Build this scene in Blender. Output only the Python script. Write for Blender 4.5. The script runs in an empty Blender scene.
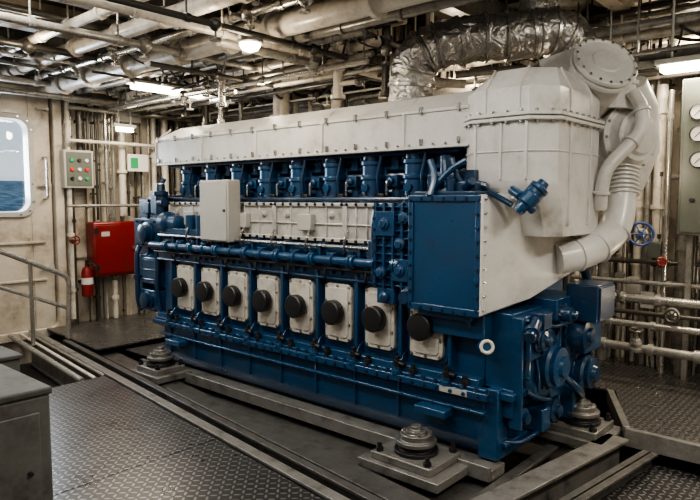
import bpy,bmesh,math,random
from mathutils import Vector,Matrix
random.seed(7)
S=bpy.context.scene; COL=S.collection
V=Vector
# ------------------------------------------------ camera frame
CAM=V((2.293,-4.05,1.9)); F=625.0
H=V((-.6587,.7518,0)).normalized(); R=V((.7518,.6587,0)).normalized()
PT=math.atan(51/F)
FW=H*math.cos(PT)-V((0,0,1))*math.sin(PT); UP=H*math.sin(PT)+V((0,0,1))*math.cos(PT)
def ray(px,py): return FW*F+R*(px-350)+UP*(250-py)
def U(px,py,x=None,y=None,z=None):
    d=ray(px,py)
    if x is not None: t=(x-CAM.x)/d.x
    elif y is not None: t=(y-CAM.y)/d.y
    else: t=(z-CAM.z)/d.z
    return CAM+d*t
def W(px,py,dep):
    d=ray(px,py); return CAM+d*(dep/d.dot(H))
cd=bpy.data.cameras.new('camera'); cam=bpy.data.objects.new('camera',cd); COL.objects.link(cam)
cd.sensor_width=36; cd.lens=F/700*36; cd.clip_start=.05; cd.clip_end=500
M=Matrix((R,UP,-FW)).transposed().to_4x4(); M.translation=CAM; cam.matrix_world=M
S.camera=cam
# ------------------------------------------------ materials
def nn(t,ty,**k):
    n=t.nodes.new(ty)
    for a,b in k.items(): setattr(n,a,b)
    return n
def mth(t,op,a,b=None,c=None):
    n=t.nodes.new('ShaderNodeMath'); n.operation=op
    for i,v in enumerate((a,b,c)):
        if v is None: continue
        if isinstance(v,(int,float)): n.inputs[i].default_value=v
        else: t.links.new(v,n.inputs[i])
    return n.outputs[0]
def mixc(t,f,a,b):
    n=t.nodes.new('ShaderNodeMix'); n.data_type='RGBA'
    for i,v in ((0,f),(6,a),(7,b)):
        if isinstance(v,(int,float)): n.inputs[i].default_value=v
        elif isinstance(v,tuple): n.inputs[i].default_value=(v[0],v[1],v[2],1)
        else: t.links.new(v,n.inputs[i])
    return n.outputs[2]
def base(name):
    m=bpy.data.materials.new(name); m.use_nodes=True; t=m.node_tree
    return m,t,t.nodes['Principled BSDF']
def paint(name,c,rough=.42,metal=0.0,var=.12,dirt=.35,dc=(.05,.04,.03),bump=.06,sc=5,coat=0):
    m,t,b=base(name)
    tc=nn(t,'ShaderNodeTexCoord'); n1=nn(t,'ShaderNodeTexNoise'); n1.inputs['Scale'].default_value=sc; n1.inputs['Detail'].default_value=8; n1.inputs['Roughness'].default_value=.65
    n2=nn(t,'ShaderNodeTexNoise'); n2.inputs['Scale'].default_value=sc*9; n2.inputs['Detail'].default_value=5
    t.links.new(tc.outputs['Object'],n1.inputs[0]); t.links.new(tc.outputs['Object'],n2.inputs[0])
    lo=tuple(x*(1-var) for x in c); hi=tuple(min(1,x*(1+var)) for x in c)
    a=mixc(t,n2.outputs[0],lo,hi)
    f=mth(t,'MULTIPLY',mth(t,'POWER',mth(t,'MULTIPLY',n1.outputs[0],1.4),5),dirt)
    f.node.use_clamp=True
    a=mixc(t,f,a,dc); t.links.new(a,b.inputs['Base Color'])
    r=mth(t,'ADD',mth(t,'MULTIPLY',n1.outputs[0],.3),rough-.15); t.links.new(r,b.inputs['Roughness'])
    b.inputs['Metallic'].default_value=metal
    b.inputs['Coat Weight'].default_value=coat; b.inputs['Coat Roughness'].default_value=.14
    bp=nn(t,'ShaderNodeBump'); bp.inputs['Strength'].default_value=bump; bp.inputs['Distance'].default_value=.02
    t.links.new(n2.outputs[0],bp.inputs['Height']); t.links.new(bp.outputs[0],b.inputs['Normal'])
    return m
def emis(name,c,s):
    m,t,b=base(name); b.inputs['Emission Color'].default_value=(*c,1); b.inputs['Emission Strength'].default_value=s
    b.inputs['Base Color'].default_value=(*c,1); return m
def checker(name,c,top,freq=22,rough=.38):
    m,t,b=base(name)
    tc=nn(t,'ShaderNodeTexCoord'); sp=nn(t,'ShaderNodeSeparateXYZ'); t.links.new(tc.outputs['Object'],sp.inputs[0])
    u=mth(t,'MULTIPLY',sp.outputs[0],freq); v=mth(t,'MULTIPLY',sp.outputs[1],freq)
    fu=mth(t,'SUBTRACT',mth(t,'FLOORED_MODULO',u,1.0),.5); fv=mth(t,'SUBTRACT',mth(t,'FLOORED_MODULO',v,1.0),.5)
    par=mth(t,'FLOORED_MODULO',mth(t,'ADD',mth(t,'FLOOR',u),mth(t,'FLOOR',v)),2.0)
    sg=mth(t,'SUBTRACT',mth(t,'MULTIPLY',par,2),1)
    fv2=mth(t,'MULTIPLY',fv,sg)
    p=mth(t,'ADD',fu,fv2); q=mth(t,'SUBTRACT',fu,fv2)
    d=mth(t,'ADD',mth(t,'POWER',mth(t,'ABSOLUTE',mth(t,'DIVIDE',p,.66)),2),mth(t,'POWER',mth(t,'ABSOLUTE',mth(t,'DIVIDE',q,.24)),2))
    h=mth(t,'SUBTRACT',1.0,d); h.node.use_clamp=True
    h2=mth(t,'MULTIPLY',h,3.0); h2.node.use_clamp=True
    n1=nn(t,'ShaderNodeTexNoise'); n1.inputs['Scale'].default_value=2.5; n1.inputs['Detail'].default_value=9; n1.inputs['Roughness'].default_value=.7
    t.links.new(tc.outputs['Object'],n1.inputs[0])
    cc=mixc(t,h2,c,top); wf=mth(t,'MULTIPLY_ADD',n1.outputs[0],2.6,-.9); wf.node.use_clamp=True
    cc=mixc(t,mth(t,'MULTIPLY',wf,.5),cc,(.034,.032,.030))
    t.links.new(cc,b.inputs['Base Color']); b.inputs['Metallic'].default_value=.75
    t.links.new(mth(t,'ADD',mth(t,'MULTIPLY',wf,.2),rough-.08),b.inputs['Roughness'])
    bp=nn(t,'ShaderNodeBump'); bp.inputs['Strength'].default_value=.85; bp.inputs['Distance'].default_value=.008
    t.links.new(h2,bp.inputs['Height']); t.links.new(bp.outputs[0],b.inputs['Normal'])
    return m
def foil(name):
    m,t,b=base(name); tc=nn(t,'ShaderNodeTexCoord')
    n=nn(t,'ShaderNodeTexNoise'); n.inputs['Scale'].default_value=9; n.inputs['Detail'].default_value=5; n.inputs['Distortion'].default_value=1.6
    v=nn(t,'ShaderNodeTexVoronoi'); v.inputs['Scale'].default_value=8; t.links.new(tc.outputs['Object'],v.inputs['Vector'])
    t.links.new(tc.outputs['Object'],n.inputs[0]); bp=nn(t,'ShaderNodeBump'); bp.inputs['Strength'].default_value=.65; bp.inputs['Distance'].default_value=.05
    t.links.new(mth(t,'ADD',n.outputs[0],mth(t,'MULTIPLY',v.outputs['Distance'],.6)),bp.inputs['Height']); t.links.new(bp.outputs[0],b.inputs['Normal'])
    t.links.new(mixc(t,n.outputs[0],(.26,.25,.235),(.60,.585,.56)),b.inputs['Base Color']); b.inputs['Metallic'].default_value=.92; b.inputs['Roughness'].default_value=.28
    return m
BLUE=paint('engine_blue',(.0062,.047,.114),.31,0,.2,.4,(.003,.006,.012),.07,4,.35)
DBLUE=paint('engine_dark_blue',(.005,.030,.074),.33,0,.2,.4,(.004,.006,.01),.06,5,.3)
WHITE=paint('engine_white',(.62,.612,.582),.35,0,.08,.6,(.21,.17,.12),.05,4,.2)
SILV=paint('pale_cover_paint',(.54,.53,.50),.3,.25,.1,.8,(.12,.10,.07),.06,6)
CREAM=paint('door_cream',(.54,.51,.45),.34,0,.1,.7,(.15,.11,.07),.06,8)
BLACK=paint('black_rubber',(.010,.010,.011),.42,0,.3,.2,(.03,.025,.02),.05,10)
STEEL=paint('bare_steel',(.46,.45,.43),.28,.9,.15,.5,(.08,.06,.05),.05,12)
DSTEEL=paint('dark_steel',(.24,.235,.22),.38,.75,.25,.6,(.05,.04,.03),.08,12)
GREYB=paint('control_box_grey',(.38,.37,.34),.38,0,.05,.3,(.2,.17,.12),.03,5)
BEAM=paint('deck_steel_grey',(.13,.126,.118),.34,.5,.25,1.1,(.035,.03,.025),.12,6)
BEAML=paint('deck_steel_pale',(.21,.204,.19),.35,.4,.25,1.1,(.05,.042,.035),.12,6)
DARK=paint('bilge_dark',(.035,.033,.031),.45,.3,.3,.5,(.01,.01,.01),.15,4)
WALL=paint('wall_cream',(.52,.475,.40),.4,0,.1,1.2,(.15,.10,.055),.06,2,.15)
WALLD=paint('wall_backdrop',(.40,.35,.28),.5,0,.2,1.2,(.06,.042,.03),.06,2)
CEIL=paint('ceiling_dark',(.06,.053,.044),.55,.1,.4,.6,(.01,.01,.01),.2,3)
PW=paint('pipe_white',(.60,.565,.495),.3,0,.15,1.0,(.16,.11,.07),.06,7,.2)
PG=paint('pipe_grey',(.27,.26,.235),.3,.35,.18,.9,(.05,.04,.03),.06,8)
PD=paint('pipe_dark',(.06,.056,.048),.32,.4,.3,.5,(.02,.015,.012),.08,8)
PB=paint('pipe_bronze',(.20,.135,.08),.3,.8,.2,.6,(.04,.03,.02),.06,8)
PS=paint('pipe_steel',(.52,.50,.46),.24,.75,.15,.6,(.1,.08,.06),.05,8)
CABL=paint('cable_black',(.02,.019,.018),.45,0,.3,.3,(.05,.04,.03),.05,20)
RED=paint('red_paint',(.15,.005,.004),.36,0,.15,.5,(.035,.01,.007),.03,5,.15)
BRED=paint('button_red',(.6,.02,.015),.3,0,.05,.05)
ORNG=paint('orange_paint',(.6,.14,.02),.4)
GRN=paint('sign_green',(.01,.26,.09),.4,0,.05,.05)
WHT=paint('plain_white',(.62,.61,.58),.4,0,.03,.05)
WBLUE=paint('valve_blue',(.008,.035,.14),.35,0,.1,.2)
CABI=paint('cabinet_grey',(.105,.106,.096),.62,.0,.2,1.2,(.04,.034,.028),.08,4)  # grey taken darker, shade on the cabinet is put into the colour
CABT=paint('cabinet_lid_grey',(.06,.06,.055),.8,.0,.2,1.2,(.03,.026,.02),.08,4)
PANEL=paint('panel_greygreen',(.10,.112,.095),.36,.1,.08,.4,(.05,.04,.03),.03,4)
CHK=checker('chequer_plate_dark',(.06,.060,.062),(.30,.297,.29),19,.33)
CHK2=checker('chequer_plate_mid',(.12,.116,.11),(.40,.385,.36),19,.30)
FOIL=foil('foil_lagging')
LAMP=emis('lamp_glow',(1,.9,.72),22)
BULB=emis('bulb_glow',(1,.80,.52),40)
m,t,b=base('window_glass'); 
g=nn(t,'ShaderNodeBsdfGlossy'); g.inputs['Roughness'].default_value=.02; tr=nn(t,'ShaderNodeBsdfTransparent'); mx=nn(t,'ShaderNodeMixShader'); mx.inputs[0].default_value=.05
t.links.new(tr.outputs[0],mx.inputs[1]); t.links.new(g.outputs[0],mx.inputs[2]); t.links.new(mx.outputs[0],t.nodes['Material Output'].inputs[0]); GLASS=m
m,t,b=base('sea_water'); tc=nn(t,'ShaderNodeTexCoord'); mp=nn(t,'ShaderNodeMapping'); mp.inputs['Scale'].default_value=(.5,1,1); n=nn(t,'ShaderNodeTexNoise'); n.inputs['Scale'].default_value=.9; n.inputs['Detail'].default_value=9; n.inputs['Roughness'].default_value=.75
t.links.new(tc.outputs['Object'],mp.inputs[0]); t.links.new(mp.outputs[0],n.inputs[0])
cr=nn(t,'ShaderNodeValToRGB'); cr.color_ramp.elements[0].position=.40; cr.color_ramp.elements[0].color=(.05,.08,.10,1); cr.color_ramp.elements[1].position=.62; cr.color_ramp.elements[1].color=(.30,.38,.42,1)
t.links.new(n.outputs[0],cr.inputs[0]); t.links.new(cr.outputs[0],b.inputs['Base Color']); b.inputs['Roughness'].default_value=.8; b.inputs['Specular IOR Level'].default_value=.05; SEA=m
# ------------------------------------------------ mesh builder
def frame(ax):
    ax=V(ax).normalized(); a=V((0,0,1)) if abs(ax.z)<.9 else V((1,0,0))
    u=ax.cross(a).normalized(); return u,ax.cross(u).normalized(),ax
def rrect(cx,cy,w,h,r,n=4):
    o=[]
    for (sx,sy,a0) in ((1,1,0),(-1,1,90),(-1,-1,180),(1,-1,270)):
        for i in range(n+1):
            a=math.radians(a0+90*i/n); o.append((cx+sx*(w/2-r)+r*math.cos(a),cy+sy*(h/2-r)+r*math.sin(a)))
    return o
def fillet(pts,rad,k=6):
    pts=[V(p) for p in pts]; o=[pts[0]]
    for i in range(1,len(pts)-1):
        a,b,c=pts[i-1],pts[i],pts[i+1]
        d1=min(rad,(a-b).length*.48); d2=min(rad,(c-b).length*.48)
        p=b+(a-b).normalized()*d1; q=b+(c-b).normalized()*d2
        for j in range(k+1):
            s=j/k; o.append(p*(1-s)**2+b*2*s*(1-s)+q*s*s)
    o.append(pts[-1]); return o
class MB:
    def __init__(s): s.bm=bmesh.new(); s.mi=0
    def loft(s,loops,caps=True,closed=False):
        vs=[[s.bm.verts.new(p) for p in l] for l in loops]; n=len(vs[0])
        rng=range(len(vs)) if closed else range(len(vs)-1)
        for i in rng:
            a=vs[i]; b=vs[(i+1)%len(vs)]
            for j in range(n):
                try: f=s.bm.faces.new((a[j],a[(j+1)%n],b[(j+1)%n],b[j])); f.material_index=s.mi
                except ValueError: pass
        if caps and not closed:
            s.bm.faces.new(vs[0][::-1]).material_index=s.mi; s.bm.faces.new(vs[-1]).material_index=s.mi
        return s
    def box(s,x0,x1,y0,y1,z0,z1):
        return s.loft([[(x0,y0,z),(x1,y0,z),(x1,y1,z),(x0,y1,z)] for z in (z0,z1)])
    def obox(s,c,sz,u=(1,0,0),v=(0,1,0)):
        u=V(u).normalized(); v=V(v); v=(v-u*v.dot(u)).normalized(); w=u.cross(v); c=V(c)
        a,b_,d=sz[0]/2,sz[1]/2,sz[2]/2
        return s.loft([[c+u*i*a+v*j*b_+w*k*d for i,j in ((-1,-1),(1,-1),(1,1),(-1,1))] for k in (-1,1)])
    def beam(s,p,q,w,h):
        p,q=V(p),V(q); d=(q-p); L=d.length; d.normalize(); side=d.cross(V((0,0,1))).normalized()
        c=(p+q)/2-V((0,0,h/2)); return s.obox(c,(L,w,h),d,-side)
    def lathe(s,p,ax,prof,n=20):
        u,v,w=frame(ax); p=V(p)
        return s.loft([[p+w*h+(u*math.cos(2*math.pi*i/n)+v*math.sin(2*math.pi*i/n))*max(r,.0005) for i in range(n)] for r,h in prof])
    def cyl(s,p,q,r,r2=None,n=14):
        p,q=V(p),V(q); return s.lathe(p,q-p,[(r,0),(r if r2 is None else r2,(q-p).length)],n)
    def tube(s,pts,r,n=10,rad=0,caps=True):
        pts=fillet(pts,rad) if rad else [V(p) for p in pts]
        if not isinstance(r,(list,tuple)): r=[r]*len(pts)
        T=[]
        for i in range(len(pts)):
            a=pts[max(i-1,0)]; b=pts[min(i+1,len(pts)-1)]; T.append((b-a).normalized())
        u,_,_=frame(T[0]); loops=[]
        for i,p in enumerate(pts):
            u=(u-T[i]*u.dot(T[i])).normalized(); v=T[i].cross(u)
            loops.append([p+(u*math.cos(2*math.pi*k/n)+v*math.sin(2*math.pi*k/n))*r[i] for k in range(n)])
        return s.loft(loops,caps)
    def torus(s,c,ax,R_,r,n=24,k=8):
        u,v,w=frame(ax); c=V(c); L=[]
        for i in range(n):
            a=2*math.pi*i/n; d=u*math.cos(a)+v*math.sin(a)
            L.append([c+d*(R_+r*math.cos(2*math.pi*j/k))+w*r*math.sin(2*math.pi*j/k) for j in range(k)])
        return s.loft(L,closed=True)
    def prismX(s,poly,x0,x1): return s.loft([[(x,y,z) for y,z in poly] for x in (x0,x1)])
    def prismY(s,poly,y0,y1): return s.loft([[(x,y,z) for x,z in poly] for y in (y0,y1)])
    def prismZ(s,poly,z0,z1): return s.loft([[(x,y,z) for x,y in poly] for z in (z0,z1)])
    def bolt(s,p,ax,r=.012,h=.012): 
        p=V(p); a=V(ax).normalized(); return s.lathe(p,a,[(r*1.3,0),(r*1.3,h*.25),(r,h*.25),(r,h)],6)
    def sphere(s,c,r,n=14):
        return s.lathe(V(c)-V((0,0,r)),(0,0,1),[(r*math.sin(math.pi*i/8),r-r*math.cos(math.pi*i/8)) for i in range(9)],n)
    def build(s,name,mat,parent=None,bev=0,ang=35,more=()):
        bmesh.ops.recalc_face_normals(s.bm,faces=s.bm.faces)
        me=bpy.data.meshes.new(name); s.bm.to_mesh(me); s.bm.free()
        for p in me.polygons: p.use_smooth=True
        me.set_sharp_from_angle(angle=math.radians(ang)); me.materials.append(mat)
        for m_ in more: me.materials.append(m_)
        o=bpy.data.objects.new(name,me); COL.objects.link(o)
        if bev:
            b=o.modifiers.new('bevel','BEVEL'); b.width=bev; b.segments=2; b.limit_method='ANGLE'; b.angle_limit=math.radians(35); b.harden_normals=False
        if parent is not None:
            o.parent=parent
            if parent.type=='EMPTY': o.matrix_parent_inverse=Matrix.Translation(-parent.location)
        return o
def tag(o,label,cat,group=None):
    o['label']=label; o['category']=cat
    if group: o['group']=group
    return o
def thing(name,label,cat,loc,group=None):
    o=bpy.data.objects.new(name,None); COL.objects.link(o); o.location=loc; o.empty_display_size=.1
    return tag(o,label,cat,group)
def struct(o): o['kind']='structure'; return o
SB=MB()   # the many small bolts of the engine, one stuff part; 0 steel 1 dark blue 2 black 3 blue
def boltmesh(ax,r,h,mat):
    o=MB().bolt((0,0,0),ax,r,h).build('bolt_shape',mat); me=o.data; bpy.data.objects.remove(o); return me
def obolt(p,parent,mesh,rot=None):
    o=bpy.data.objects.new('bolt',mesh); COL.objects.link(o); o.parent=parent; o.location=p
    if rot is not None: o.rotation_mode='QUATERNION'; o.rotation_quaternion=rot
    return o
# ------------------------------------------------ room shell
FX=-7.2; BY=4.0; CZ=4.1; NX=4.6; NY=-6.2
struct(MB().box(FX-.1,NX+.1,NY-.1,BY+.1,-.6,-.5).build('floor',DARK))
struct(MB().box(FX-.1,NX+.1,NY-.1,BY+.1,CZ,CZ+.1).build('ceiling',CEIL))
wy0,wy1,wz0,wz1=-1.30,-.28,1.70,3.04
w=MB().box(FX-.1,FX,NY,wy0,-.5,CZ).box(FX-.1,FX,wy1,BY,-.5,CZ).box(FX-.1,FX,wy0,wy1,-.5,wz0).box(FX-.1,FX,wy0,wy1,wz1,CZ)
for y in [.55+.62*i for i in range(6)]: w.box(FX,FX+.05,y,y+.05,-.4,CZ)
w.box(FX,FX+.05,.2,BY,3.25,3.33).box(FX,FX+.04,.2,BY,1.0,1.05)
struct(w.build('wall_left',WALL))
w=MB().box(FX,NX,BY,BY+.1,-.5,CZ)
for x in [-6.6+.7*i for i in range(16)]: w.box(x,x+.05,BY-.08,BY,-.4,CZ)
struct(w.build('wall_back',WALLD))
struct(MB().box(NX,NX+.1,NY,BY,-.5,CZ).build('wall_right',WALL))
struct(MB().box(FX,NX,NY-.1,NY,-.5,CZ).build('wall_front',WALL))
d=MB(); x0,x1=FX,FX+.07; a0,a1=-2.0,.02
d.box(x0,x1,a0,wy0,.0,3.5).box(x0,x1,wy1,a1,.0,3.5).box(x0,x1,wy0,wy1,0,wz0).box(x0,x1,wy0,wy1,wz1,3.5)
d.box(x1,x1+.03,a0+.2,a1-.12,1.25,1.29).box(x1,x1+.03,a0+.2,a1-.12,.7,.74)
dr=struct(d.build('door_1',WALL,bev=.01))
o=rrect((a0+a1)/2,1.75,a1-a0+.3,3.75,.25,6); i_=rrect((a0+a1)/2,1.75,a1-a0+.04,3.5,.14,6)
struct(MB().loft([[(FX,y,z) for y,z in o],[(FX+.15,y,z) for y,z in o],[(FX+.15,y,z) for y,z in i_],[(FX,y,z) for y,z in i_]],closed=True).build('trim_1',WALL,bev=.012))
MB().tube([(FX+.07,-.09,1.9),(FX+.19,-.09,1.9),(FX+.19,-.09,2.5),(FX+.07,-.09,2.5)],.018,8,.05).build('door_handle',STEEL,dr)
for z in (.9,2.1,3.2): MB().cyl((FX+.07,-.03,z),(FX+.13,-.03,z),.03).obox((FX+.12,-.1,z),(.03,.16,.03)).build('door_dog',GREYB,dr)
cyw,czw=(wy0+wy1)/2,(wz0+wz1)/2; WW,WH=wy1-wy0,wz1-wz0
o=rrect(cyw,czw,WW+.12,WH+.12,.2,6); i_=rrect(cyw,czw,WW-.04,WH-.04,.16,6)
wn=struct(MB().loft([[(FX-.08,y,z) for y,z in o],[(FX+.11,y,z) for y,z in o],[(FX+.11,y,z) for y,z in i_],[(FX-.08,y,z) for y,z in i_]],closed=True).build('window_1',GREYB,bev=.01))
MB().prismX(rrect(cyw,czw,WW-.02,WH-.02,.15,6),FX-.03,FX-.022).build('pane',GLASS,wn)
bms=boltmesh((1,0,0),.012,.015,STEEL)
for (y,z) in rrect(cyw,czw,WW+.04,WH+.04,.18,2)+[(wy1+.02,czw+k*.25) for k in(-1,0,1)]: obolt((FX+.11,y,z),wn,bms)
s_=MB(); L=[]
for i in range(2): L.append([(-12-100*i,-90,-3+8.0*i),(-12-100*i,110,-3+8.0*i),(-12-100*i,110,-4+8.0*i),(-12-100*i,-90,-4+8.0*i)])
sea=s_.loft(L).build('sea',SEA); sea['kind']='stuff'; tag(sea,'blue grey open sea seen outside the window','sea')
# ------------------------------------------------ ENGINE
E=thing('marine_diesel_engine','large blue marine diesel engine with long white top cover and eight cream side doors','engine',(-2,.8,0))
XD=[-3.83+.4757*i for i in range(8)]
sp=[(0.02,.42),(.03,.12),(.06,.02),(.12,-.05),(1.46,-.05),(1.58,.06),(1.64,.42)]
sm=MB().prismX(sp,-4.22,.05)
for x in XD: sm.box(x-.24,x-.225,-.0,.1,.10,.42)
sm.box(-4.25,.07,-.02,.06,.30,.325)
sm.build('oil_sump',BLUE,E,bev=.014)
MB().box(-4.38,.10,-.04,1.68,.415,.475).box(-4.36,.08,-.015,.1,.475,.50).build('bed_flange',BLUE,E,bev=.008)
cc=MB().box(-4.34,0,.12,1.55,.49,1.3)
for x in XD:
    cc.prismY(rrect(x,.885,.38,.60,.07),.095,.13)
    cc.box(x-.255,x-.222,.03,.13,.49,1.25)
    cc.prismX([(.12,.49),(-.02,.49),(.05,.62),(.12,.66)],x-.26,x-.215)
    cc.prismX([(.12,1.05),(.03,1.20),(.12,1.22)],x-.25,x-.225)
cc.box(XD[-1]+.222,XD[-1]+.255,.03,.13,.49,1.25)
cc.box(-4.36,0,.05,.3,1.20,1.29)
cc.box(-4.36,0.0,.02,.12,.49,.55)
cc.build('crankcase',BLUE,E,bev=.008)
bmy=boltmesh((0,-1,0),.011,.014,STEEL)
for x in XD:
    d=MB().prismY(rrect(x,.885,.315,.52,.055),.058,.10).prismY(rrect(x,.885,.25,.45,.04),.048,.06).build('crankcase_door',CREAM,E,bev=.006)
    r=MB().lathe((x,.058,.895),(0,-1,0),[(.075,0),(.075,.03),(.104,.034),(.110,.045),(.110,.108),(.101,.118),(.05,.122)],28).build('relief_valve',BLACK,d)
    for (a,c) in [(-.135,.235),(0,.24),(.135,.235),(.14,.1),(.14,-.1),(-.14,.1),(-.14,-.1),(-.135,-.235),(0,-.24),(.135,-.235)]: obolt((x+a,.058,.885+c),d,bmy)
for i in range(9):
    x=-4.068+.4757*i
    s_=MB().lathe((x,.0,.47),(0,0,1),[(.05,0),(.05,.03),(.04,.035),(.04,.06)],12).build('stud_boss',BLUE,E)
    MB().lathe((x,.0,.53),(0,0,1),[(.036,0),(.036,.045),(.02,.05),(.02,.085),(.012,.09)],6).cyl((x,.0,.56),(x+.09,-.02,.56),.018).build('stud_nut',BLACK,s_)
    MB().lathe((x+.16,.0,.50),(0,0,1),[(.034,0),(.034,.035),(.02,.04),(.02,.07)],8).build('plug',BLACK,E)
    SB.mi=3
    for k in range(3): SB.bolt((x+.08+.11*k,.05,1.245),(0,-1,0),.016,.03)
    SB.mi=1
    for k in range(4): SB.bolt((x+.04+.115*k,-.02,.475),(0,0,1),.018,.03)
    for k in range(4): SB.bolt((x+.06+.115*k,-.04,.445),(0,-1,0),.014,.02)
    for k in range(3): SB.bolt((x+.06+.15*k,-.02,.312),(0,-1,0),.010,.014)
cb=MB().box(-4.34,-.2,.2,1.4,1.29,1.5).box(-4.34,-.5,.10,.25,1.40,1.44)
for x in XD: cb.box(x-.25,x-.22,.06,.22,1.28,1.5); cb.lathe((x,.21,1.40),(0,-1,0),[(.06,0),(.06,.05),(.04,.06),(.04,.09)],12); cb.cyl((x+.1,.1,1.22),(x+.1,.1,1.42),.028); cb.box(x-.12,x-.03,.03,.12,1.30,1.42)
cb.build('camshaft_housing',BLUE,E,bev=.006)
p=MB().tube([(-4.5,.15,1.36),(-4.45,-.02,1.36),(-.95,-.02,1.36)],.038,12,.1)
for x in XD:
    p.cyl((x-.27,-.02,1.36),(x-.24,-.02,1.36),.06); p.cyl((x-.23,-.02,1.36),(x-.20,-.02,1.36),.06); p.cyl((x-.235,-.02,1.36),(x-.235,.1,1.26),.022); p.cyl((x,-.02,1.36),(x+.02,-.02,1.36),.05); p.box(x-.01,x+.03,-.02,.12,1.345,1.375)
p.build('coolant_pipe',BLUE,E)
MB().tube([(-4.35,.06,1.475),(-1.0,.06,1.475)],.017,8).build('fuel_rail',STEEL,E)
MB().tube([(-4.35,.04,1.19),(-1.0,.04,1.19)],.014,8).build('oil_line',DBLUE,E)
MB().tube([(-4.35,.0,1.285),(-.6,.0,1.285)],.012,8).build('cable_conduit',CABL,E)
for i,x in enumerate(XD):
    MB().tube([(x+.1,.1,1.40),(x+.1,.02,1.46),(x+.12,.02,1.56),(x+.05,.15,1.62)],.011,6,.04).build('fuel_line',STEEL,E)
    MB().tube([(x-.1,.0,1.285),(x-.1,-.01,1.22),(x-.14,.05,1.16)],.010,6,.03).build('sensor_cable',CABL,E)
    SB.mi=3
    for k in range(4): SB.bolt((x-.15+.1*k,.10,1.42),(0,-1,0),.012,.02)
xs=[-4.3,-3.36,-2.42,-1.47,-.96]
for a,b in zip(xs[:-1],xs[1:]):
    c=MB().box(a+.01,b-.01,.19,.35,1.51,1.86).box(a,b,.165,.2,1.83,1.865).box(a,b,.165,.2,1.505,1.54).box(a,b,.172,.2,1.66,1.675)
    c.box(a,a+.03,.165,.2,1.51,1.86).box(b-.03,b,.165,.2,1.51,1.86)
    for k in (1,2,3): xk=a+(b-a)*k/4; c.box(xk-.008,xk+.008,.176,.2,1.54,1.83)
    c=c.build('camshaft_cover',SILV,E,bev=.006)
    SB.mi=2; n=int((b-a)/.115)
    for k in range(n+1):
        x=a+.03+(b-a-.06)*k/n; SB.bolt((x,.165,1.85),(0,-1,0),.012,.016); SB.bolt((x,.165,1.52),(0,-1,0),.012,.016)
    if b-a>.6:
        xm=(a+b)/2
        MB().box(xm-.09,xm+.09,.12,.19,1.60,1.76).build('inspection_cap',GREYB,c,bev=.01)
        for sx in (-.3,.3): MB().lathe((xm+sx,.19,1.75),(0,-1,0),[(.035,0),(.035,.015),(.02,.02),(.02,.03)],12).build('plug',GREYB,c)
# heads
hb=MB().box(-4.45,-.3,.62,1.25,1.5,2.34).box(-4.4,-.3,.3,.7,1.80,1.90)
hb.build('cylinder_block_top',DBLUE,E,bev=.01)  # dark blue puts the shade of the gaps between heads into the colour
for k in range(8):
    x=-.86-.4757*k
    hd=MB().lathe((x,.42,1.86),(0,0,1),[(.135,0),(.135,.06),(.11,.07),(.11,.21),(.125,.215),(.125,.245),(.105,.25),(.105,.34),(.12,.345),(.12,.38),(.10,.385),(.10,.50)],20)
    hd.box(x-.13,x+.13,.44,.7,1.88,2.20).box(x-.09,x+.09,.40,.6,2.2,2.34).cyl((x,.34,2.0),(x,.28,2.0),.04)
    hd=hd.build('cylinder_head',BLUE,E,bev=.004)
    SB.mi=2
    for a in range(8): SB.bolt((x+.118*math.cos(a*.785),.42+.118*math.sin(a*.785),1.92),(0,0,1),.013,.03); SB.bolt((x+.115*math.cos(a*.785),.42+.115*math.sin(a*.785),2.245),(0,0,1),.010,.02)
    ip=MB().lathe((x+.235,.48,1.88),(0,0,1),[(.06,0),(.06,.10),(.05,.105),(.05,.2)],12)
    for j in range(5): ip.cyl((x+.12,.46,1.97+.07*j),(x+.355,.46,1.97+.07*j),.025,n=10)
    ip.build('injector_pump',DBLUE,E)
    MB().obox((x+.235,.42,2.06),(.12,.08,.10)).lathe((x+.235,.38,2.06),(0,-1,0),[(.035,0),(.035,.03),(.015,.04)],10).box(x+.2,x+.28,.42,.5,2.16,2.30).build('pump_head',BLUE,E,bev=.006)
    MB().tube([(x+.235,.35,2.06),(x+.235,.31,2.06),(x+.235,.31,1.93)],.009,6,.03).build('injector_line',STEEL,E)
    MB().tube([(x+.12,.34,1.9),(x+.13,.31,2.1),(x+.16,.33,2.28)],.014,6,.03).build('leak_line',DBLUE,E)
    MB().box(x+.15,x+.22,.28,.36,1.88,1.95).build('sensor',BLACK,E,bev=.01)
MB().tube([(-4.45,.29,1.90),(-.4,.29,1.90)],.018,8).build('return_rail',DBLUE,E)
MB().tube([(-4.5,.34,2.295),(-.35,.34,2.295)],.022,8).build('air_line',DBLUE,E)
def cp(x,zt,ins): return [(x,.25,2.32),(x,.25,2.62),(x,.25+ins,zt),(x,1.35-ins,zt),(x,1.35,2.62),(x,1.35,2.32)]
cv=MB().loft([cp(-4.66,2.68,.1),cp(-4.45,2.77,.21),cp(-.20,2.77,.21)])
cv.box(-4.67,-.25,.24,.3,2.31,2.335).box(-4.67,-.25,.238,.26,2.60,2.63)
for x in [-4.66,-3.72,-2.77,-1.82,-.87]:
    cv.box(x-.012,x+.012,.235,.26,2.33,2.62)
    cv.loft([[(xx,.24,2.62),(xx,.46,2.775),(xx,.46,2.75),(xx,.26,2.60)] for xx in (x-.012,x+.012)])
cv=cv.build('exhaust_cover',WHITE,E,bev=.006)
SB.mi=0
for i in range(37):
    x=-4.6+i*.1185; SB.bolt((x,.24,2.345),(0,-1,0),.009,.012)
    if i%3==0: SB.box(x-.012,x+.012,.222,.25,2.59,2.65); SB.box(x-.010,x+.010,.225,.25,2.34,2.39)
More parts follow.
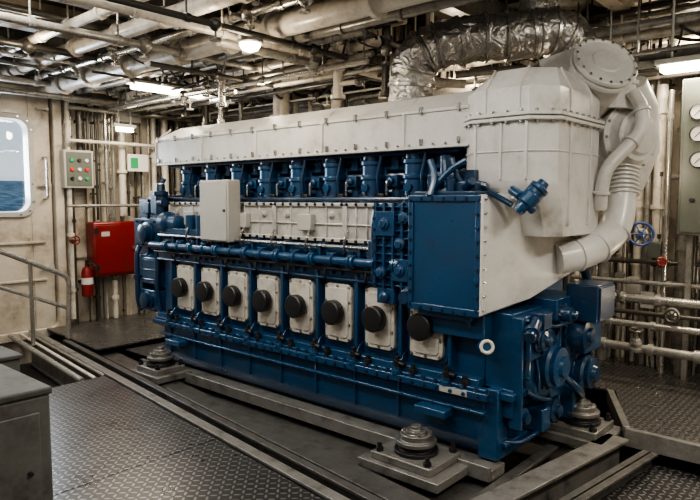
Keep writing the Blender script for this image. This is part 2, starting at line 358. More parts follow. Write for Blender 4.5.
# air receiver housing
def oc(x0,x1,y0,y1,c,z): return [(x0+c,y0,z),(x1-c,y0,z),(x1,y0+c,z),(x1,y1-c,z),(x1-c,y1,z),(x0+c,y1,z),(x0,y1-c,z),(x0,y0+c,z)]
A=(-.30,.45,.15,1.25,.16); A2=(-.335,.485,.115,1.285,.17)
rc=MB().loft([oc(-.02,.44,.35,1.25,.10,1.62),oc(-.12,.45,.28,1.25,.12,1.84),oc(-.26,.45,.17,1.25,.15,1.98),oc(*A,2.04),oc(*A,2.46),oc(*A2,2.46),oc(*A2,2.485),oc(*A,2.485),oc(*A,2.495),oc(*A2,2.495),oc(*A2,2.52),oc(*A,2.52),oc(-.298,.448,.152,1.248,.16,2.70),oc(-.18,.36,.30,1.14,.15,2.86)])
rc.loft([oc(-.308,.458,.142,1.258,.163,k) for k in (2.24,2.252)])
for x in (-.13,.08,.28): rc.box(x-.01,x+.01,.135,.16,2.04,2.46)
for y in (.5,.9): rc.box(.44,.465,y-.01,y+.01,1.7,2.46); rc.loft([[(.455,yy,2.52),(.462,yy,2.70),(.375,yy,2.87),(.36,yy,2.85),(.44,yy,2.69),(.44,yy,2.52)] for yy in (y-.008,y+.008)])
for x in (-.05,.22): rc.loft([[(xx,.14,2.52),(xx,.138,2.70),(xx,.285,2.87),(xx,.31,2.85),(xx,.16,2.69),(xx,.16,2.52)] for xx in (x-.008,x+.008)])
rc=rc.build('air_receiver',WHITE,E,bev=.006,ang=25)
pl=[V(p) for p in oc(-.318,.468,.132,1.268,.167,2.52)]; SB.mi=0
for i in range(8):
    a,b=pl[i],pl[(i+1)%8]; n=max(2,int((b-a).length/.11))
    for k in range(n):
        pp=a+(b-a)*(k+.5)/n; SB.bolt(pp,(0,0,1),.013,.02); SB.bolt(pp-V((0,0,.06)),(0,0,-1),.013,.016)
# exhaust outlet and turbocharger
nrm=V((.60,-.50,.55)).normalized(); C=W(606,62,5.05)
ex=MB().lathe(C-nrm*.62,nrm,[(.14,0),(.20,.1),(.225,.25),(.225,.53),(.258,.535),(.258,.575),(.23,.58),(.23,.59),(.258,.595),(.258,.63),(.245,.635),(.235,.635),(.225,.625),(.12,.63),(.11,.64),(.03,.64)],44)
ex.obox(W(566,72,5.45),(.36,.30,.28),(.9,.3,.25),(-.3,1,0))
ex.lathe(W(600,112,5.45),(0,0,1),[(.29,0),(.29,.22),(.24,.40),(.17,.46)],8)
ex.lathe(W(600,112,5.45),(0,0,1),[(.31,.20),(.31,.23)],8)
ex=ex.build('exhaust_outlet',WHITE,E,bev=.008,ang=30)
u,v,w_=frame(nrm)
bz=boltmesh((0,0,1),.010,.012,STEEL)
qn=V((0,0,1)).rotation_difference(nrm)
for i in range(18):
    a=i*math.pi/9; obolt(C+nrm*.012+(u*math.cos(a)+v*math.sin(a))*.240,ex,bz,qn)
tc_=W(618,140,5.45)
ax=V((.85,-.45,.05)).normalized()
k_=.86
tb=MB().lathe(tc_-ax*.35,ax,[(r_*k_,h_) for r_,h_ in [(.20,0),(.34,.06),(.38,.12),(.38,.16),(.41,.16),(.41,.20),(.385,.20),(.385,.24),(.41,.24),(.41,.27),(.37,.28),(.35,.36),(.30,.40),(.30,.45),(.33,.45),(.33,.49),(.27,.49),(.24,.54),(.24,.58),(.19,.58),(.17,.62),(.08,.63)]],36)
tb.tube([W(632,84,5.4),W(640,108,5.5),W(640,150,5.55),W(628,182,5.55),W(608,194,5.55)],[.12,.15,.16,.145,.12],18)
tb.build('turbocharger',WHITE,E,bev=.004)
u,v,w_=frame(ax)
for i in range(20):
    a=i*math.pi/10; SB.bolt(tc_-ax*.08+(u*math.cos(a)+v*math.sin(a))*.338,ax,.012,.02)
for i in range(12):
    a=i*math.pi/6; SB.bolt(tc_+ax*.14+(u*math.cos(a)+v*math.sin(a))*.262,ax,.010,.016)
pp=[W(620,172,5.3),W(621,206,5.22),W(615,231,5.15),W(598,247,5.05),W(578,255,4.98),W(556,259,4.95)]
bp_=MB().tube(fillet(pp,.3,4),.125,22)
d0=(pp[1]-pp[0]).normalized()
for h in range(7): bp_.lathe(pp[0]+d0*(-.03+.036*h),d0,[(.126,0),(.150,.008),(.150,.018),(.126,.026)],24)
for k in (2,3,4): d2=(pp[k+1]-pp[k-1]).normalized(); bp_.lathe(pp[k],d2,[(.126,0),(.134,.005),(.134,.015),(.126,.02)],22)
bp_.build('charge_air_pipe',WHITE,E)
gp=fillet([W(632,92,5.2),W(643,108,5.15),W(642,132,5.1),W(622,152,5.05),W(606,168,5.0),W(601,192,5.0),W(600,208,5.05)],.2,4)
gm=MB().tube(gp,.054,14)
for k in (3,10,len(gp)-4): dd=(gp[k+1]-gp[k-1]).normalized(); gm.lathe(gp[k],dd,[(.054,0),(.068,.003),(.068,.022),(.054,.025)],16)
gm.build('gas_pipe',WHITE,E)
# intercooler
X0,X1=-.555,.057
co=MB().box(X0,X1,-.09,.9,1.056,1.92)
co.box(X0-.012,X1+.008,-.105,-.09,1.045,1.10).box(X0-.012,X1+.008,-.105,-.09,1.88,1.93).box(X0-.012,X0+.035,-.105,-.09,1.1,1.88).box(X1-.035,X1+.008,-.105,-.09,1.1,1.88)
co=co.build('charge_air_cooler',BLUE,E,bev=.008)
SB.mi=1
for i in range(9):
    z=1.09+i*.1; SB.bolt((X0+.012,-.105,z),(0,-1,0),.012,.016); SB.bolt((X1-.014,-.105,z),(0,-1,0),.012,.016)
for i in range(1,6):
    x=X0+.012+i*.098; SB.bolt((x,-.105,1.07),(0,-1,0),.012,.016); SB.bolt((x,-.105,1.905),(0,-1,0),.012,.016)
po=[(-.1,1.93),(-.1,1.05),(.45,1.12),(1.0,1.30),(1.03,1.62),(.30,1.95)]
ec=MB().loft([[(.04,y,z) for y,z in po],[(.062,y,z) for y,z in po],[(.075+.22*(y+.1),y,z) for y,z in [(-.09,1.915),(-.09,1.065),(.45,1.135),(1.0,1.31),(1.02,1.60),(.30,1.935)]]])
ec.loft([[(.04+xx+.22*(y+.1),y,z) for y,z in [(.22,1.97),(.20,1.90),(1.03,1.55),(1.05,1.64)]] for xx in (0.0,.06)])
ec=ec.build('cooler_end_cover',WHITE,E,bev=.006)
SB.mi=0
for i in range(9): SB.bolt((.085,-.07,1.10+i*.1),(1,0,0),.009,.012)
for i in range(6):
    t_=i/5; SB.bolt((.17+.13*t_,.33+.62*t_,1.89-.29*t_),(1,0,0),.010,.016)
rb=MB().box(-.95,-.57,.0,.4,1.18,1.86)
for i in range(11): rb.box(-.955,-.565,-.03,.0,1.19+i*.064,1.205+i*.064)
for i in range(5): rb.box(-.96+i*.092,-.938+i*.092,-.045,.0,1.17,1.87)
rb.box(-.93,-.74,-.055,.0,1.60,1.80).box(-.76,-.60,-.055,.0,1.24,1.42)
for (xa,za) in ((-.87,1.30),(-.68,1.54),(-.835,1.70),(-.64,1.75),(-.68,1.33)): rb.lathe((xa,-.03,za),(0,-1,0),[(.05,0),(.05,.04),(.03,.045),(.03,.06)],14)
for i in range(8):
    SB.mi=1; SB.bolt((-.955,-.045,1.2+i*.09),(0,-1,0),.011,.014); SB.bolt((-.585,-.045,1.2+i*.09),(0,-1,0),.011,.014)
rb=rb.build('oil_filter_block',BLUE,E,bev=.004)
MB().tube([(-.98,.0,1.8),(-.99,-.01,1.7),(-.99,-.01,1.3),(-.98,0,1.2)],.020,8,.05).build('oil_line',DBLUE,E)
MB().box(-1.06,-.97,-.0,.15,1.3,1.55).build('sensor_box',DBLUE,E,bev=.01)
MB().box(-.94,-.76,-.02,.12,1.04,1.17).lathe((-.85,-.02,1.10),(0,-1,0),[(.045,0),(.045,.03),(.02,.05)],12).build('drain_valve',BLUE,E,bev=.006)
bx=MB().box(-3.38,-2.90,-.03,.14,1.45,2.10).build('control_box',GREYB,E,bev=.012)
MB().box(-3.365,-2.915,-.045,-.03,1.465,2.085).build('box_door',GREYB,bx,bev=.006)
MB().cyl((-2.94,-.045,1.78),(-2.94,-.06,1.78),.014).build('latch',BLACK,bx)
for x in(-3.3,-3.0): MB().tube([(x,.06,1.46),(x,.06,1.38),(x+.02,.12,1.3)],.02,8,.04).build('conduit',CABL,bx)
fe=MB().box(-4.86,-4.36,.22,1.4,.50,1.72).box(-4.95,-4.5,.30,1.2,1.72,1.95).box(-5.02,-4.82,.2,.8,1.2,1.9).box(-4.98,-4.42,.10,.3,1.30,1.66).box(-4.92,-4.40,.08,.3,.52,.78)
fe.prismX([(.22,.78),(.08,.86),(.08,1.18),(.22,1.26)],-4.80,-4.44).box(-4.99,-4.86,.12,.6,.55,1.2)
for z in (.9,1.02,1.14): fe.box(-4.82,-4.42,.07,.12,z,z+.02)
fe.box(-4.9,-4.7,.14,.3,1.72,1.86).box(-4.62,-4.5,.12,.3,1.72,2.0)
fe.build('free_end_casing',BLUE,E,bev=.015)
MB().lathe((-4.64,.10,1.48),(0,-1,0),[(.14,0),(.14,.03),(.11,.04),(.11,.1),(.06,.12)],20).build('oil_pump',DBLUE,E)
MB().lathe((-4.62,.08,.66),(0,-1,0),[(.11,0),(.11,.03),(.09,.04),(.09,.09),(.04,.1)],20).build('water_pump',DBLUE,E)
MB().tube([(-4.88,.12,.5),(-4.88,.07,.62),(-4.88,.07,1.22),(-4.88,.12,1.32)],.032,12,.05).cyl((-4.88,.07,.9),(-4.88,.07,.95),.05).build('water_pipe',DBLUE,E)
MB().tube([(-4.42,.12,.5),(-4.42,.06,.8),(-4.42,.08,1.3)],.03,12,.1).build('water_pipe',DBLUE,E)
SB.mi=1
for z in (.55,.75,1.34,1.62): 
    for x in (-4.88,-4.75,-4.48): SB.bolt((x,.09,z),(0,-1,0),.014,.03)
MB().lathe((-4.42,.14,1.72),(0,0,1),[(.07,0),(.07,.22),(.09,.225),(.09,.27),(.06,.28),(.05,.36),(.02,.37)],14).cyl((-4.42,.12,1.86),(-4.3,.12,1.86),.05).build('governor',DBLUE,E)
MB().lathe((-4.30,.12,1.62),(1,0,0),[(.05,0),(.13,.01),(.13,.10),(.09,.12),(.09,.3),(.05,.32)],18).build('turning_motor',BLUE,E)
MB().box(-4.3,-3.45,.05,.19,1.46,1.56).cyl((-4.1,.1,1.5),(-4.1,.1,1.66),.045).cyl((-3.75,.1,1.5),(-3.75,.1,1.72),.06).cyl((-3.55,.1,1.5),(-3.55,.1,1.72),.06).build('fuel_filter',BLUE,E,bev=.006)
MB().tube([(-4.5,.25,2.15),(-4.55,.18,2.0),(-4.5,.15,1.8)],.03,10,.08).build('vent_pipe',BLUE,E)
# drive end
ge=MB().box(0,.22,.12,1.55,.48,1.06).box(-.0,.16,.03,1.6,-.04,.5)
for y in (.12,.8,1.5): ge.box(.2,.30,y,y+.03,.2,1.04)
ge.box(.2,.29,.14,1.5,.98,1.04).box(.1,.26,.06,1.55,.42,.48).box(.15,.2,.1,1.5,.05,.09).box(-.45,.05,-.0,.15,.86,1.05)
ge.box(.0,.34,.62,1.1,.95,1.12).box(.0,.38,1.12,1.5,.6,.9).box(.15,.32,.45,.6,.1,.28).box(.2,.34,.16,.42,.72,.98)
ge.lathe((.16,.55,.62),(1,0,0),[(.30,0),(.30,.10),(.27,.13)],28).lathe((.16,1.0,.72),(1,0,0),[(.24,0),(.24,.13)],24)
for a in range(8):
    an=a*math.pi/4+.2; ge.obox((.26,.55+.22*math.cos(an),.62+.22*math.sin(an)),(.05,.16,.018),(1,0,0),(0,math.cos(an),math.sin(an)))
ge.box(.15,.36,.95,1.15,.08,.36).box(.15,.30,.62,.9,.32,.40).prismX([(.1,.5),(.3,.5),(.2,.3),(.1,.28)],.15,.24)
ge.build('gear_case',BLUE,E,bev=.010)
def rnd(name,p,ax,r,l,m=BLUE,nb=8):
    MB().lathe(p,ax,[(r*1.18,0),(r*1.18,.025),(r,.03),(r,l*.6),(r*.88,l*.75),(r*.88,l),(r*.5,l+.01),(r*.45,l+.04),(r*.2,l+.045)],28).build(name,m,E)
    u,v,w=frame(ax); SB.mi=1
    for i in range(nb):
        a=i*2*math.pi/nb; SB.bolt(V(p)+V(ax).normalized()*.025+(u*math.cos(a)+v*math.sin(a))*r*1.09,ax,.012,.02)
rnd('pump_cover',(.28,.54,.62),(1,0,0),.17,.14,nb=12)
rnd('pump_cover',(.30,.97,.80),(1,0,0),.13,.16,DBLUE)
rnd('pump_cover',(.34,.29,.86),(1,0,0),.085,.06,DBLUE)
rnd('pump_cover',(.27,1.24,.42),(1,0,0),.15,.14,DBLUE)
rnd('pump_cover',(.16,.26,.26),(1,-.1,0),.09,.1,DBLUE)
rnd('pump_cover',(.16,.75,.20),(1,0,0),.11,.14,DBLUE)
rnd('pump_cover',(.32,.72,1.0),(1,0,0),.07,.10,DBLUE,6)
MB().obox((.33,.35,1.0),(.12,.14,.12)).cyl((.33,.28,1.0),(.38,.05,.92),.045).cyl((.36,.14,.955),(.375,.10,.94),.06).build('oil_cooler_elbow',DBLUE,E,bev=.006)
jb=MB().box(.30,.56,.88,1.24,.92,1.22).build('terminal_box',DBLUE,E,bev=.012)
MB().box(.56,.575,.90,1.22,.94,1.20).build('lid',DBLUE,jb,bev=.005)
for a,r in [([(.3,.8,.5),(.40,.82,.42),(.42,1.0,.3),(.3,1.2,.2)],.03),([(.1,1.2,1.6),(.3,1.3,1.3),(.35,1.35,.9),(.25,1.3,.6)],.04),([(.22,.16,.95),(.27,.14,.8),(.27,.14,.55),(.2,.16,.5)],.018),([(.3,.2,.48),(.34,.3,.42),(.36,.5,.36),(.3,.62,.34)],.016),([(.16,.15,.08),(.26,.2,.08),(.28,.6,.10),(.2,.9,.08)],.02),([(.3,.45,.98),(.36,.5,.92),(.42,.8,.95),(.4,.9,1.0)],.014),([(.28,.36,.75),(.33,.34,.6),(.33,.34,.45)],.012)]:
    MB().tube(fillet(a,.1,5),r,12).build('coolant_hose',DBLUE,E)
SB.mi=1
for i in range(10):
    y=.2+.14*i; SB.bolt((.29,y,1.01),(1,0,0),.014,.02); SB.bolt((.26,y,.45),(1,0,0),.014,.02); SB.bolt((.16,y,.12),(1,0,0),.014,.02)
axr=V((.6,-.75,.2)).normalized(); c=U(487,347,y=-.10); g=MB().torus(c,axr,.042,.013,24,8).build('oil_filler_ring',CREAM,E)
MB().lathe(c-axr*.14,axr,[(.05,0),(.038,.08),(.038,.14)],16).build('filler_neck',BLUE,g)
MB().box(-.30,-.06,-.045,-.038,.425,.468).build('rating_plate',GREYB,E)
MB().lathe((-.62,.0,1.12),(0,-1,0),[(.07,0),(.07,.04),(.05,.05),(.05,.09)],16).build('blanking_cap',DBLUE,E)
MB().box(-.5,-.02,-.06,.1,1.0,1.056).prismX([(-.05,1.0),(.12,1.0),(.12,.8)],-.46,-.42).prismX([(-.05,1.0),(.12,1.0),(.12,.8)],-.08,-.04).build('cooler_bracket',BLUE,E,bev=.006)
ad=4.36; p0=W(517,212,ad); p1=W(547,180,ad); dA=(p1-p0)
ac=MB().lathe(p0,dA,[(.035,0),(.045,.03),(.045,.07),(.068,.075),(.068,.16),(.055,.165),(.055,.20),(.07,.205),(.07,.235),(.045,.24),(.04,.28)],18)
ac.obox(W(531,197,ad+.08),(.16,.12,.12),dA,(-.3,1,0)).cyl(W(531,197,ad),W(531,199,ad+.45),.05).cyl(W(521,196,ad),W(512,190,ad+.1),.035).cyl(W(527,205,ad-.02),W(533,211,ad),.03).build('throttle_actuator',BLUE,E,bev=.004)
MB().tube(fillet([W(512,205,ad+.05),W(500,198,ad+.1),W(488,192,ad+.1)],.05,4),.022,10).build('oil_line',DBLUE,E)
for i,(a,r,m) in enumerate([([(426,198),(440,180),(452,168),(466,160)],.022,BLUE),([(432,200),(450,188),(468,182),(486,186)],.03,DBLUE),([(470,178),(478,186),(492,190),(506,194)],.028,BLUE),([(430,160),(436,176),(430,196)],.026,BLUE),([(452,158),(456,176),(470,192)],.02,DBLUE),([(444,160),(446,180),(458,198)],.016,BLUE),([(462,170),(470,180),(466,198)],.022,DBLUE)]):
    MB().tube(fillet([W(px,py,4.80-.04*k) for k,(px,py) in enumerate(a)],.08,4),r,10).build('oil_line',m,E)
MB().box(-.6,-.33,.2,.5,1.93,2.10).cyl((-.45,.25,2.0),(-.45,.25,2.25),.05).box(-.32,-.05,.02,.3,1.93,2.02).box(-.3,-.1,.1,.35,2.0,2.12).cyl((-.15,.05,1.98),(-.05,-.02,2.03),.035).box(-.55,.0,-.05,.2,1.92,1.96).cyl((-.4,.05,1.95),(-.4,.05,2.08),.05).cyl((-.25,.0,1.95),(-.25,.0,2.05),.035).build('governor_bracket',DBLUE,E,bev=.01)
sb=SB.build('small_bolts',STEEL,E,more=(DBLUE,BLACK,BLUE)); sb['kind']='stuff'
# ------------------------------------------------ mounts
def mount(loc,label,sx,sy,k=1.0):
    t=thing('engine_mount',label,'engine mount',loc)
    x,y,z=loc
    MB().box(x-sx,x+sx,y-sy,y+sy,z,z+.07).box(x-sx*.74,x+sx*.74,y-sy*.82,y+sy*.82,z+.07,z+.13).build('base_block',BEAML,t,bev=.008)
    MB().lathe((x,y,z+.13),(0,0,1),[(.15*k,0),(.15*k,.03),(.12*k,.031),(.12*k,.07)],30).build('rubber_block',BLACK,t,bev=.003)
    MB().lathe((x,y,z+.20),(0,0,1),[(.14*k,0),(.14*k,.03),(.11*k,.031),(.11*k,.075),(.07*k,.076),(.07*k,.10),(.035*k,.101),(.035*k,.13)],26).build('top_nut',DSTEEL,t,bev=.003)
    for i in range(6):
        a=i*math.pi/3+.3; MB().lathe((x+.09*k*math.cos(a),y+.09*k*math.sin(a),z+.275),(0,0,1),[(.014,0),(.014,.018)],6).build('bolt',STEEL,t)
    for i,(a,b) in enumerate(((-1,-1),(1,-1),(1,1),(-1,1))):
        MB().lathe((x+a*sx*.6,y+b*sy*.66,z+.13),(0,0,1),[(.03,0),(.03,.03),(.018,.032),(.018,.06)],6).build('bolt',BLACK,t)
    return t
mount((-.34,-.29,-.12),'black and steel engine mount nearest the viewer on a wide grey foot block',.36,.26,1.1)
mount((-3.84,-.27,-.08),'engine mount at the far left corner beside the rear floor plates',.28,.22,1.05)
mount((.38,1.08,-.09),'engine mount at the right end beside the round pump covers',.27,.26,1.05)
for x in (-.34,-3.84): MB().box(x-.14,x+.14,-.13,.1,.24,.30).build('mount_lug',BLUE,E,bev=.01)
MB().box(.0,.36,1.0,1.24,.27,.32).build('mount_lug',BLUE,E,bev=.01)
# ------------------------------------------------ foundation and floor plates
def fy(x,y0): return y0-.125*(x+2)
def xbeam(name,y0,xa,xb,w_,h,z,mat,label,cat='steel beam'):
    p=V((xa,fy(xa,y0),z)); q=V((xb,fy(xb,y0),z))
    b=MB().beam(p,q,w_,.025)
    b.beam(p-V((0,0,.025)),q-V((0,0,.025)),.03,h-.05); b.beam(p-V((0,0,h-.025)),q-V((0,0,h-.025)),w_,.025)
    return tag(b.build(name,mat,bev=.004),label,cat)
xbeam('foundation_beam',-.52,-6.0,.26,.22,.09,-.10,BEAM,'wide steel foundation beam carrying the front engine mounts')
tag(MB().box(-4.5,.19,-.10,.10,-.14,-.055).box(-4.5,.19,-.14,-.11,-.13,-.02).build('bed_rail',BEAML,bev=.006),'grey steel bed rail directly under the blue sump','rail')
tag(MB().prismZ([(-6.2,.05),(-6.2,fy(-6.2,-.93)),(.26,fy(.26,-.93)),(.26,.0)],-.22,-.195).build('gutter_plate',BEAM),'flat steel gutter plate between the bed rail and edge rail','floor plate')
xbeam('foundation_beam',-.80,-6.2,.26,.07,.165,-.02,BEAM,'narrow steel beam between dark chequer plate and wide foundation beam')
xbeam('edge_rail',-1.02,-7.0,1.2,.09,.5,.02,BEAML,'pale steel edge rail bordering the dark chequer plate','rail')
xbeam('foundation_beam',2.1,-5,.1,.2,.38,-.12,BEAM,'steel beam behind the engine base')
b=MB()
p,q=V((.40,-.75,-.02)),V((.68,1.10,-.02))
b.beam(p,q,.18,.025).beam(p-V((0,0,.025)),q-V((0,0,.025)),.03,.42)
tag(b.build('cross_beam',BEAML,bev=.004),'pale cross beam past the drive end of the engine','steel beam')
b=MB(); p,q=V((.66,-.9,-.08)),V((.93,1.1,-.08)); b.beam(p,q,.12,.02).beam(p,q,.02,.118)
tag(b.build('cross_beam',BEAM,bev=.004),'narrow dark cross beam at lower right in front of platform','steel beam')
tag(MB().prismZ([(.5,-.9),(2.2,-.9),(2.2,1.17),(.80,1.17)],-.22,-.2).build('pit_plate',CHK),'dark chequer plate low in the pit at the lower right corner','floor plate')
tag(MB().box(.20,.29,-.45,1.6,-.16,-.13).build('cover_plate',BEAM,bev=.005),'flat steel plate under the drive end casing','floor plate')
def plate(name,poly,z,mat,label):
    o=MB().prismZ(poly,z-.02,z).build(name,mat); return tag(o,label,'floor plate')
plate('chequer_plate',[(-4.05,fy(-4.05,-1.08)),(-1.7,fy(-1.7,-1.08)),(-1.7,-6.1),(-4.05,-6.1)],0,CHK,'dark chequer plate floor panel in the left foreground')
plate('chequer_plate',[(-1.69,fy(-1.69,-1.08)),(1.3,fy(1.3,-1.08)),(1.3,-6.1),(-1.69,-6.1)],0,CHK,'dark chequer plate floor panel at the bottom centre edge')
plate('chequer_plate',[(-7.18,-.15),(-5.25,-.30),(-5.25,3.9),(-7.18,3.9)],0,CHK2,'chequer plate walkway along the far wall behind the engine')
plate('chequer_plate',[(-5.22,.06),(-4.62,.06),(-4.62,1.9),(-5.22,1.9)],-.06,CHK,'small dark chequer plate at the far end of the engine')
plate('chequer_plate',[(.72,1.24),(4.5,1.24),(4.5,3.9),(-5.2,3.9),(-5.2,2.25),(.28,2.25)],0,CHK2,'worn chequer plate platform right of the engine')
tag(MB().box(.70,4.5,1.18,1.24,-.12,.025).build('edge_rail',BEAML,bev=.004),'pale edge rail along the front of the right platform','rail')
tag(MB().beam((.70,1.24,.025),(.24,2.2,.025),.06,.14).build('edge_rail',BEAML,bev=.004),'short slanted edge rail between right mount and platform','rail')
plate('walkway_plate',[(-7.18,-3.5),(-4.6,-3.5),(-4.6,-1.5),(-7.18,-1.3)],-.05,CHK2,'lower walkway plate beside the railing at far left')
for i,(y0,r,m_) in enumerate(((-1.2,.03,PS),(-1.32,.02,PW),(-1.46,.035,PG))):
    xa,xb=-7.0,-4.1
    tag(MB().tube([(xa,fy(xa,y0)+.15,-.02),(xb,fy(xb,y0)+.15,-.02)],r,12).build('floor_pipe',m_),['shiny steel pipe just left of the edge rail','thin white pipe beside shiny floor pipe','grey pipe outermost of the three floor pipes'][i],'pipe')
# ------------------------------------------------ foreground cabinet
cb=W(50,386,3.15); cx,cy=cb.x,cb.y; ch=cb.z
t=thing('steel_cabinet','worn grey steel deck cabinet cut by the lower left picture edge','cabinet',(cx-.4,cy-.3,0))
MB().box(cx-.9,cx,cy-.85,cy,0,ch-.04).build('body',CABI,t,bev=.015)
MB().box(cx-.92,cx+.01,cy-.87,cy+.01,ch-.04,ch).build('lid',CABT,t,bev=.012)
MB().box(cx,cx+.012,cy-.78,cy-.06,.06,ch-.12).build('door',CABI,t,bev=.006)
MB().cyl((cx+.012,cy-.12,ch*.55),(cx+.03,cy-.12,ch*.55),.012).build('latch',BLACK,t)
c2=W(20,354,5.3)
t=thing('equipment_box','smaller grey equipment box behind the foreground cabinet','box',(c2.x-.3,c2.y-.25,0))
MB().box(c2.x-.6,c2.x,c2.y-.5,c2.y,0,c2.z-.04).build('body',CABI,t,bev=.012)
MB().box(c2.x-.62,c2.x+.02,c2.y-.52,c2.y+.02,c2.z-.04,c2.z).build('lid',CABT,t,bev=.012)
# ------------------------------------------------ railing
t=thing('handrail','steel tube handrail descending at the far left','handrail',(-6.2,-.2,0))
RX=-6.1
a=[U(-25,243,x=RX),U(2,252,x=RX),U(45,268,x=RX),U(67,276,x=RX),U(69,284,x=RX),U(68,338,x=RX)]
MB().tube(fillet(a,.12,5),.034,10).build('top_rail',PS,t)
MB().tube([U(-25,280,x=RX),U(2,288,x=RX),U(68,308,x=RX)],.024,8).build('mid_rail',PS,t)
MB().tube([U(30,262,x=RX),V((RX,U(30,262,x=RX).y,0))],.028,8).build('post',PS,t)
# ------------------------------------------------ far wall equipment
def wp(px,py,off=.1): return U(px,py,x=FX+off)
def boxW(mb,px0,px1,py0,py1,off,dep):
    a=wp(px0,py1,off+dep); b=wp(px1,py0,off+dep); mb.box(FX+off,FX+off+dep,a.y,b.y,a.z,b.z); return a,b
t=thing('switch_box','grey green switch box with coloured buttons on the far wall','control box',wp(79,170,.1))
mb=MB(); a,b=boxW(mb,65,93,151,188,.08,.2); mb.build('body',GREYB,t,bev=.01)
xx=FX+.28; dy,dz=b.y-a.y,b.z-a.z
MB().box(xx,xx+.008,a.y+.03,b.y-.03,a.z+.03,b.z-.03).build('front_panel',PANEL,t,bev=.003)
for i in range(3):
    for j in range(3):
        MB().lathe((xx+.008,a.y+dy*(.25+.25*i),a.z+dz*(.25+.24*j)),(1,0,0),[(.03,0),(.03,.012),(.022,.02)],10).build('button',[[BLACK,BRED,GRN],[WHT,WHT,BLACK],[GRN,BRED,WHT]][i][j],t)
t=thing('fire_hose_cabinet','red fire hose cabinet mounted on the far wall','cabinet',wp(117,250,.1))
mb=MB(); a,b=boxW(mb,95,138,221,278,.06,.26); mb.build('body',RED,t,bev=.03)
MB().box(FX+.32,FX+.332,a.y+.04,b.y-.04,a.z+.05,b.z-.05).build('door',RED,t,bev=.005)
MB().box(FX+.332,FX+.336,a.y+.12,a.y+.25,b.z-.22,b.z-.15).build('label_plate',GREYB,t)
MB().cyl((FX+.332,b.y-.09,(a.z+b.z)/2),(FX+.36,b.y-.09,(a.z+b.z)/2),.03).build('latch',STEEL,t)
for z in (a.z+.12,b.z-.16): MB().box(FX+.318,FX+.345,a.y+.01,a.y+.07,z,z+.07).build('hinge',BLACK,t)
t=thing('fire_extinguisher','red fire extinguisher with black hose hanging left of the red cabinet','fire extinguisher',wp(88,298,.26))
c=wp(88,297,.26)
MB().lathe(c,(0,0,1),[(.04,0),(.085,.02),(.085,.38),(.06,.45),(.03,.47),(.03,.5)],18).build('cylinder',RED,t)
MB().lathe(c+V((0,0,.5)),(0,0,1),[(.03,0),(.03,.05)],10).obox(c+V((.06,0,.56)),(.16,.03,.02)).build('valve_handle',BLACK,t)
MB().box(FX+.0,c.x-.08,c.y-.02,c.y+.02,c.z+.2,c.z+.24).build('wall_bracket',BLACK,t)
MB().tube([c+V((.03,0,.52)),c+V((.12,.08,.5)),c+V((.13,.1,.3)),c+V((.1,.08,.1))],.012,8,.06).build('hose',BLACK,t)
MB().lathe(c+V((0,0,.2)),(0,0,1),[(.087,0),(.087,.1)],18).build('label_band',WHT,t)
t=thing('safety_sign','small white sign with green symbol on the far wall','sign',wp(137,163,.08))
mb=MB(); boxW(mb,128,148,155,171,.29,.015); mb.build('board',WHT,t)
mb=MB(); boxW(mb,131,138,158,168,.306,.004); mb.build('symbol',GRN,t)
t=thing('junction_box','small grey junction box above the safety sign','junction box',wp(130,120,.1))
mb=MB(); boxW(mb,116,141,107,121,.08,.14); mb.build('body',GREYB,t,bev=.01)
for px,py0,py1,r,mt,lab in [(78,95,152,.05,PD,'dark cable bundle dropping into the switch box'),(104,92,215,.028,PS,'thin shiny pipe above the red cabinet, left one'),(111,92,222,.02,PG,'thin grey pipe above the red cabinet, right one'),(121,130,216,.055,PW,'thick white pipe between the switch box and the sign'),(72,188,330,.03,PD,'dark conduit dropping below the switch box'),(152,90,318,.04,PW,'white floor to ceiling pipe just left of the engine'),(163,90,318,.06,PW,'thick white pipe directly behind the engine free end'),(176,80,300,.05,PG,'grey vertical pipe behind the cover end'),(143,175,318,.025,PG,'thin grey pipe below the sign'),(66,95,320,.035,PW,'white pipe beside the door frame'),(190,80,300,.07,PW,'white vertical duct pipe behind the cylinder heads'),(98,280,318,.025,PD,'short dark pipe below the red cabinet'),(115,280,318,.04,PW,'short white pipe below the red cabinet'),(86,92,150,.02,PD,'thin dark conduit above the switch box'),(94,92,220,.018,CABL,'thin black cable beside the switch box'),(128,172,216,.02,PD,'short dark conduit under the sign'),(158,100,250,.02,CABL,'thin black cable between the white pipes left of the engine'),(170,90,280,.022,PD,'thin dark pipe between white and grey pipes behind the cover end')]:
    a=wp(px,py0,.2); b=wp(px,py1,.2); b.y=a.y; b.z=max(b.z,0)
    mb=MB().tube([a,b],r,12)
    n=max(1,int((a.z-b.z)/.7))
    for i in range(n): z=b.z+(a.z-b.z)*(i+.5)/n; mb.cyl((a.x,a.y,z),(a.x,a.y,z+.05),r*1.5); mb.box(FX+.052,a.x,a.y-.015,a.y+.015,z+.01,z+.04)
    tag(mb.build('vertical_pipe',mt),lab,'pipe')
random.seed(33)
for i in range(20):
    px=(61,69,83,90,97,101,108,117,125,133,139,147,156,168,173,182,186,196,204,200)[i]
    r=random.choice((.008,.012,.016,.02)); mt=random.choice((PW,PG,PD,PD,PS))
    a=wp(px,random.choice((88,94)),.075); top=a.z; bot=0
    mb=MB().tube([(a.x,a.y,top),(a.x,a.y,bot)],r,8)
    for k in range(3): z=bot+(top-bot)*(k+random.random())/3; mb.box(FX+.052,a.x+r*1.2,a.y-r*2,a.y+r*2,z,z+.03)
    tag(mb.build('wall_conduit',mt),'thin upright conduit clipped to the far wall left of the engine','conduit','thin conduits on the far wall')
